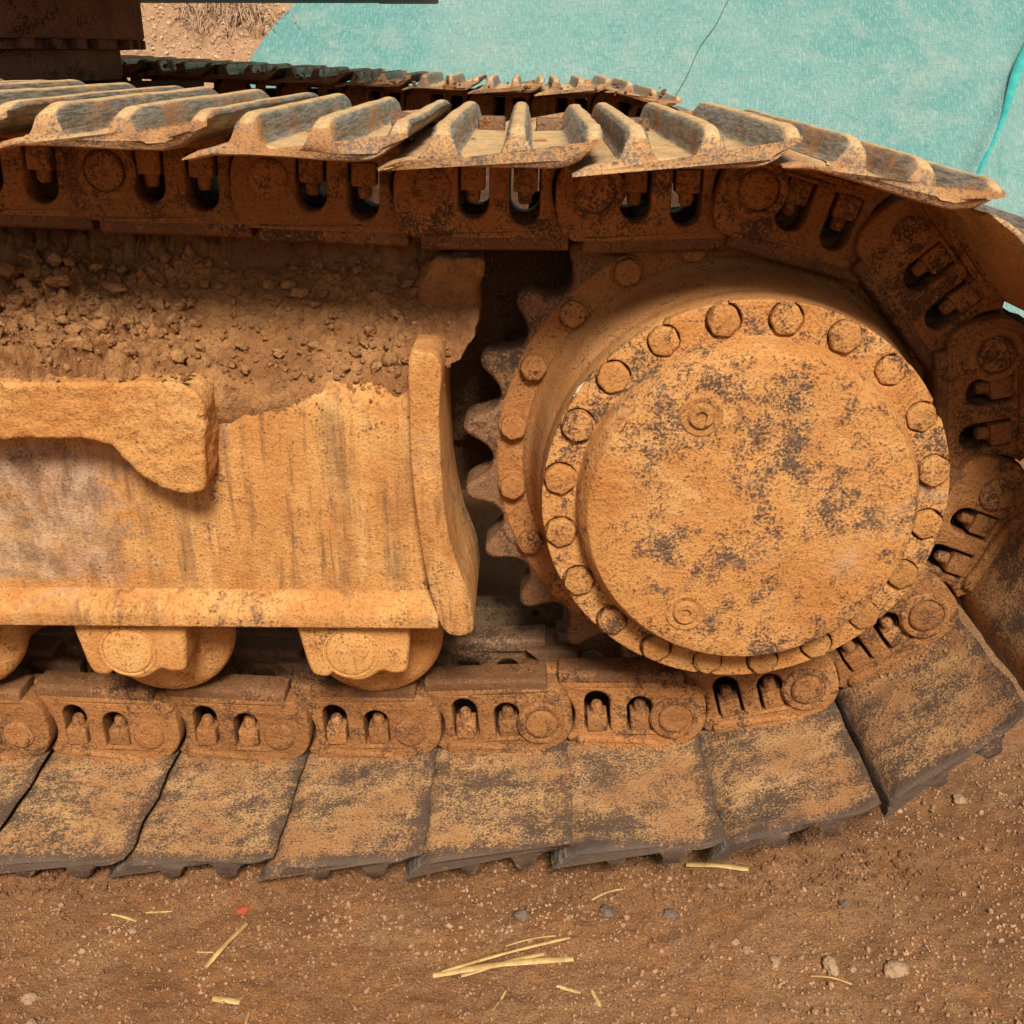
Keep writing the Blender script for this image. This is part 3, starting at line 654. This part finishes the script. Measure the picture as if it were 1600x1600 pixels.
# ---- the far track
FY = 2.34
farchain = chain[8:]
for i in range(1, len(farchain)):
    (x0, z0), (x1, z1) = farchain[i-1], farchain[i]; th = math.atan2(z1-z0, x1-x0)
    if x1 < -1.4: continue
    x1 -= .03; 
    s = part('track_shoe', shoes_pale[i % 4], None, -th, (x1, FY, z1))
    part('track_link', link_me[0], None, -th, (x1, FY, z1))
part('track_frame', prism_x('track_frame', [(FY-.1, .35), (FY-.1, .65), (FY+.05, .822), (FY+.12, .90), (FY+.18, .944), (FY+.34, .944), (FY+.34, .65), (FY+.26, .35)], -1.5, .95, .006), M['dark'])  # raised, near-black profile added to fill the shadowed gaps under the far shoes
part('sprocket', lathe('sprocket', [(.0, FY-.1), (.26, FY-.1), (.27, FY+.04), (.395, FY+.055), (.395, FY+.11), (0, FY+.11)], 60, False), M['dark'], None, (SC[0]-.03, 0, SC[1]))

# ================================================================== SOIL ON THE FRAME
def worley(x, y, seed=0):
    xi, yi = np.floor(x).astype(int), np.floor(y).astype(int)
    f1 = np.full(x.shape, 9.); f2 = np.full(x.shape, 9.); cid = np.zeros(x.shape)
    for a in (-1, 0, 1):
        for b in (-1, 0, 1):
            h = _perm[_perm[(xi+a+seed) & 255]+((yi+b) & 255)]; h2 = _perm[h+57]; h3 = _perm[h2+11]
            d = np.hypot(xi+a+h/255.-x, yi+b+h2/255.-y)
            nw = d < f1; f2 = np.where(nw, f1, np.minimum(f2, d)); cid = np.where(nw, h3/255., cid); f1 = np.where(nw, d, f1)
    return f1, f2, cid
def clods(x, y, size, seed):
    wx = x+.35*size*fbm(x/size*.8, y/size*.8, seed+.5, 2); wy = y+.35*size*fbm(x/size*.8+9, y/size*.8, seed+.5, 2)
    f1, f2, c = worley(wx/size, wy/size, seed)
    return np.clip((f2-f1)*4., 0, 1)**.7*(.2+.8*c)
n1, n2 = 840, 230
su = np.linspace(-.35, .745, n1); sv = np.linspace(0, 1, n2)
SU, SV = np.meshgrid(su, sv, indexing='ij')
# path over the slope from just inside the front edge up to beneath the chain (y, z); 0.245 m long
py = np.interp(SV, [0, .16, .22, .90, 1], [-.084, -.084, -.074, .075, .112]); pz = np.interp(SV, [0, .16, .22, .90, 1], [.590, .642, .660, .786, .845])
SL = SV*.245
low = np.clip((.40-SU)/.22, 0, 1)                               # the left end is rough and clod-covered
edge_v = .16+.075*fbm(SU*3.2, 1.7, 0., 2)+.02*fbm(SU*30, 1.7, 0., 3, .6)+.04*np.exp(-((SU-.55)/.09)**2)-.05*np.clip((.36-SU)/.1, 0, 1)
thick = np.clip((SV-edge_v)/.10, -1, 1)
mound = np.exp(-((SU-.345)/.06)**2)*np.clip(1-SV*2.2, 0, 1)*.045+np.clip((.33-SU)/.08, 0, 1)*np.exp(-((SV-.26)/.11)**2)*.052
rough = .010*fbm(SU*16, SL*16, 1., 4, .55)
cl1 = clods(SU, SL, .030, 3); cl2 = clods(SU, SL, .015, 9); cl3 = clods(SU, SL, .0075, 15)
msk = np.clip(.5+1.1*fbm(SU*9, SL*9, 8., 3), 0, 1)
dz = .009*thick+rough*(.6+.5*low)+low*(.030*cl1*msk+.014*cl2)+(1-low)*(.012*cl1*msk+.007*cl2*msk)+.0035*cl3*(.4+.6*msk)+.008*low*np.clip(1-np.abs(SV-.4)*1.6, 0, 1)+mound
calm = np.clip((SV-.06)/.12, .12, 1); dz = np.where(SV < .015, -.02, dz*calm-.004*(1-calm))
w_ = np.clip((SV-.10)/.14, 0, 1); nyv, nzv = -1+.34*w_, .75*w_
SY = py+dz*nyv; SZ = np.minimum(pz+dz*nzv, np.where((SY > -.012) & (SY < .052), .822, .86))
lim = np.interp(SV, [0, .30, .36, .55, 1], [.636, .636, .672, .692, .699])+.006*fbm(SV*9, 3.3, 0., 3)
over = np.maximum(0, SU-lim); SX = np.minimum(SU, lim)+.006*np.sin(np.minimum(1, over/.01)*math.pi)*0; SY = SY+over*1.6; SZ = SZ-over*.25
soil = obj('soil_layer', grid_mesh('soil_layer', SX, SY, SZ), None, M['soil'])
tag(soil, 'loose caked soil lying on top of the track frame', kind='stuff')
def soil_at(x, v):
    i = int(np.clip(np.searchsorted(su, x), 0, n1-1)); j = int(np.clip(v*(n2-1), 0, n2-1))
    return np.array([x, SY[i, j], min(SZ[i, j], .82)])
VC = [rock_verts(2, 70+k, 10, .22) for k in range(10)]; VS = [rock_verts(1, 90+k, 8, .18) for k in range(10)]
P, S = [], []
while len(P) < 2600:
    x = random.uniform(-.3, .66); v = random.uniform(.2, .9)
    dens = .16+.84*max(0, min(1, (.33-x)/.22)) if x < .35 else .22+.5*math.exp(-((v-.30)/.12)**2)
    if random.random() > dens: continue
    p = soil_at(x, v); s = random.choice([.0015, .002, .002, .003, .003, .0045, .006])
    P.append(p+np.array([0, -.3, .4])*s); S.append(s)
for k in range(190):                                    # spill over the bracket and the edge of the frame
    if k < 130: x = random.uniform(-.1, .35); y = random.uniform(-.148, -.09); z = .6925+random.uniform(0, .004)
    else: x = random.uniform(.37, .61); y = -.091; z = .655-abs(random.gauss(0, .025))
    sz = random.uniform(.0007, .0022) if k >= 130 else random.uniform(.002, .008); P.append(np.array([x, y, z])); S.append(sz)
cl = obj('soil_crumbs', scatter('soil_crumbs', np.array(P), S, VS, M['clod'])); tag(cl, 'small soil crumbs scattered over the track frame', kind='stuff')
big = []
tries = 0
while len(big) < 130 and tries < 20000:
    tries += 1
    x = random.uniform(-.02, .34) if random.random() < .8 else random.uniform(.3, .62); v = random.uniform(.25, .88)
    s = random.choice([.008, .010, .013, .017, .022, .027])*random.uniform(.85, 1.15) if x < .24 else random.uniform(.006, .013)
    p = soil_at(x, v)
    if any(np.linalg.norm(p-q) < (s+t)*.75 for q, t in big): continue
    big.append((p, s))
for p, s in big:
    v, f = rock_verts(3, random.randint(1, 9999), random.randint(7, 11), .45, (1, random.uniform(.5, .9), random.uniform(.4, .75)))
    me = tri_mesh('soil_clod', v*s, f, True)
    o = obj('soil_clod', me, None, M['clod'], tuple(p+np.array([0, -.25, .3])*s)); o.rotation_euler = (random.uniform(-.5, .9), random.uniform(-.5, .5), random.uniform(0, 6))
    tag(o, 'rough ochre soil clod lying in the loose heap on the track frame', 'soil clod', 'soil clods heaped on the track frame')

# clumps of soil between the tracks, on the far shoes
P, S = [], []
for k in range(160):
    x = random.uniform(-1.1, 1.18); y = 2.34-.232+random.gauss(0, .02)
    z = float(np.interp(x, [-1.2, .2, .8, 1.0, 1.2], [1.055, 1.012, .988, .985, .955]))+random.gauss(0, .009)-.022
    P.append((x, y, z)); S.append(random.uniform(.003, .010))
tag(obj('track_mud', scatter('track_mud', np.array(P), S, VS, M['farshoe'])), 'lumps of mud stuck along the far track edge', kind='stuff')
P, S = [], []
for k in range(700):
    x = random.choice([random.uniform(-.6, .45), random.gauss(.36, .07)]); y = random.uniform(.33, .55)
    P.append((x, y, .93+.045*fbm(np.array(x*5), np.array(y*5), 1., 2).item()+random.uniform(0, .02))); S.append(random.uniform(.008, .022))
tag(obj('red_soil_heap', scatter('red_soil_heap', np.array(P), S, VS, soil_mat('red_heap', (.40, .15, .055), (.48, .22, .085), (.25, .10, .045)))), 'reddish soil lumps heaped behind the near track', kind='stuff')

P, S = [], []
for i in range(1, len(chain)):
    (x0, z0), (x1, z1) = chain[i-1], chain[i]
    if z1 > .35: continue
    th = math.atan2(z1-z0, x1-x0); c_, s_ = math.cos(th), math.sin(th)
    for k in range(95):
        u = random.uniform(-.15, .03); w = .0455
        y = -.008-abs(random.gauss(0, .012)) if k < 60 else random.uniform(-.21, -.01)
        sz = random.choice([.0012, .0018, .0025, .0035, .005]) if k < 60 else random.choice([.0008, .0012, .0018])
        P.append((x1+u*c_+w*s_, y, z1+u*s_-w*c_)); S.append(sz)
tag(obj('track_crumbs', scatter('track_crumbs', np.array(P), S, VS, M['clod'])), 'soil crumbs caught along the links on the lower shoes', kind='stuff')
# ================================================================== GROUND LITTER
m_ = 2600; qx = rng.uniform(-.2, 1.35, m_); qy = -.235+np.abs(rng.normal(0, .05, m_))-.03*rng.random(m_)+.12*np.maximum(0, qx-.95)
qs = rng.choice([.0015, .002, .003, .0045, .007], m_, p=[.35, .3, .2, .1, .05])
tag(obj('loose_soil', scatter('loose_soil', np.stack([qx, qy, ground_z(qx, qy)+qs*.3], -1), qs, VS, soil_mat('loose_ground_soil', (.30, .135, .054), (.37, .18, .078), (.18, .08, .036)))), 'loose soil crumbs pushed up along the foot of the track', kind='stuff')
def gzat(x, y): return float(ground_z(np.array(x), np.array(y)))
m_ = 34000
px_ = rng.uniform(-.15, 2.0, m_); py2 = np.where(rng.random(m_) < .88, rng.uniform(-.68, .1, m_), rng.uniform(.4, 1.4, m_))
S = np.where(rng.random(m_) < .96, rng.choice([.0008, .001, .0013, .0016, .002, .0026, .0032], m_), rng.uniform(.003, .006, m_))
P = np.stack([px_, py2, ground_z(px_, py2)+S*.3], -1)
tag(obj('gravel', scatter('gravel', np.array(P), S, [rock_verts(1, 200+k, 6, .1) for k in range(8)], M['pebble'])), 'fine gravel strewn over the dirt', kind='stuff')
stones = [(1403, 1503, .017, 'stone', 'flat pale angular stone at the right of the bare dirt'), (1300, 1500, .015, 'stone', 'ochre crumbly stone left of the flat pale stone'),
          (1212, 1490, .009, 'stone', 'small orange stone near the middle right dirt'), (1168, 1475, .0075, 'stone', 'small pale stone leaning by an orange stone'),
          (1150, 1462, .006, 'stone', 'tiny yellowish stone right of the straw bundle'), (45, 1550, .011, 'stone', 'pale stone near the lower left corner'),
          (45, 1590, .010, 'stone', 'pale yellowish stone at the lower left corner edge'), (378, 1408, .010, 'redstone', 'bright red chip under the left track shoes'),
          (205, 1443, .006, 'stone', 'small white stone below the straw at the left'), (1320, 1408, .009, 'greystone', 'dark grey stone on the dirt right of centre'),
          (1050, 1415, .010, 'greystone', 'grey stone with pale chips under the shoes'), (950, 1412, .012, 'greystone', 'dark reddish lump near the track front edge'),
          (815, 1418, .012, 'greystone', 'grey flat lump near the track above the straw bundle'), (1335, 1508, .006, 'stone', 'brown stone between two pale stones'),
          (1005, 1593, .006, 'stone', 'small white stone at the bottom edge'), (1480, 1190, .009, 'stone', 'pale flake lying beyond the last curved shoe'), (1500, 1245, .012, 'stone', 'pinkish pale flake right of the last shoe')]
CAMP = np.array([.758, -1.387, 1.055]); RM = np.array([list(r2), list(-u2), list(fwd)])
def on_ground(px, py_):
    d = RM.T@np.array([(px-800)/1673.9, (py_-800)/1673.9, 1]); t = -CAMP[2]/d[2]; q = CAMP+d*t; return float(q[0]), float(q[1])
for k, (a, b, s, mt, lab) in enumerate(stones):
    x, y = on_ground(a, b); v, f = rock_verts(3, 300+k, 7, .35, (1, .8, .45)); me = tri_mesh('stone', v*s, f, True)
    o = obj('stone', me, None, M[mt], (x, y, gzat(x, y)+s*.12)); o.rotation_euler = (0, 0, random.uniform(0, 6)); tag(o, lab, 'stone')
straws = [((676, 1516), (896, 1490), .0042, 'thick pale straw at the bottom of the straw bundle'), ((690, 1512), (890, 1462), .0022, 'slim straw crossing the top of the straw bundle'),
          ((720, 1512), (850, 1482), .0028, 'short flattened straw in the middle of the bundle'), ((790, 1467), (868, 1454), .0013, 'thin pale straw just above the bundle'),
          ((320, 1502), (384, 1434), .0030, 'long pale straw slanting across the left dirt'), ((331, 1550), (374, 1556), .0040, 'short thick yellow straw piece at lower left'),
          ((1073, 1341), (1170, 1349), .0042, 'brownish straw sticking out under a track shoe'), ((160, 1418), (212, 1430), .0018, 'small straw lying under the left shoes'),
          ((226, 1416), (268, 1414), .0012, 'thin short straw right of the small left straw'), ((925, 1392), (975, 1379), .0016, 'thin curled straw close to the track edge'),
          ((1268, 1513), (1332, 1531), .0015, 'thin straw beside the ochre stone'), ((870, 1534), (908, 1544), .0024, 'small orange straw chip below the bundle'),
          ((925, 1540), (938, 1565), .0022, 'short orange straw chip right of the bundle'), ((770, 1575), (790, 1540), .0013, 'thin straw stem under the bundle at the bottom'),
          ((380, 1598), (388, 1570), .0013, 'thin straw stem at the bottom edge left'), ((306, 1476), (332, 1478), .0010, 'hair thin straw beside the long slanting straw')]
for k, (a, b, r_, lab) in enumerate(straws):
    (x0, y0), (x1, y1) = on_ground(*a), on_ground(*b); n = 9; pts = []
    bend = random.uniform(-.012, .012); L = math.hypot(x1-x0, y1-y0)
    for i in range(n):
        t = i/(n-1); x = x0+(x1-x0)*t-(y1-y0)*bend*math.sin(math.pi*t); y = y0+(y1-y0)*t+(x1-x0)*bend*math.sin(math.pi*t)
        pts.append((x, y, max(gzat(x0, y0)*(1-t)+gzat(x1, y1)*t, gzat((x0+x1)/2, (y0+y1)/2)-.001)+r_*.6+(.004 if 'crossing' in lab else .0)+.004*math.sin(math.pi*t)*(L > .04)))
    o = obj('straw', tube('straw', pts, r_, 7, .55, M['straw'], [(1+.12*random.random()) if i_ % 4 else .85 for i_ in range(n)])); tag(o, lab, 'straw')
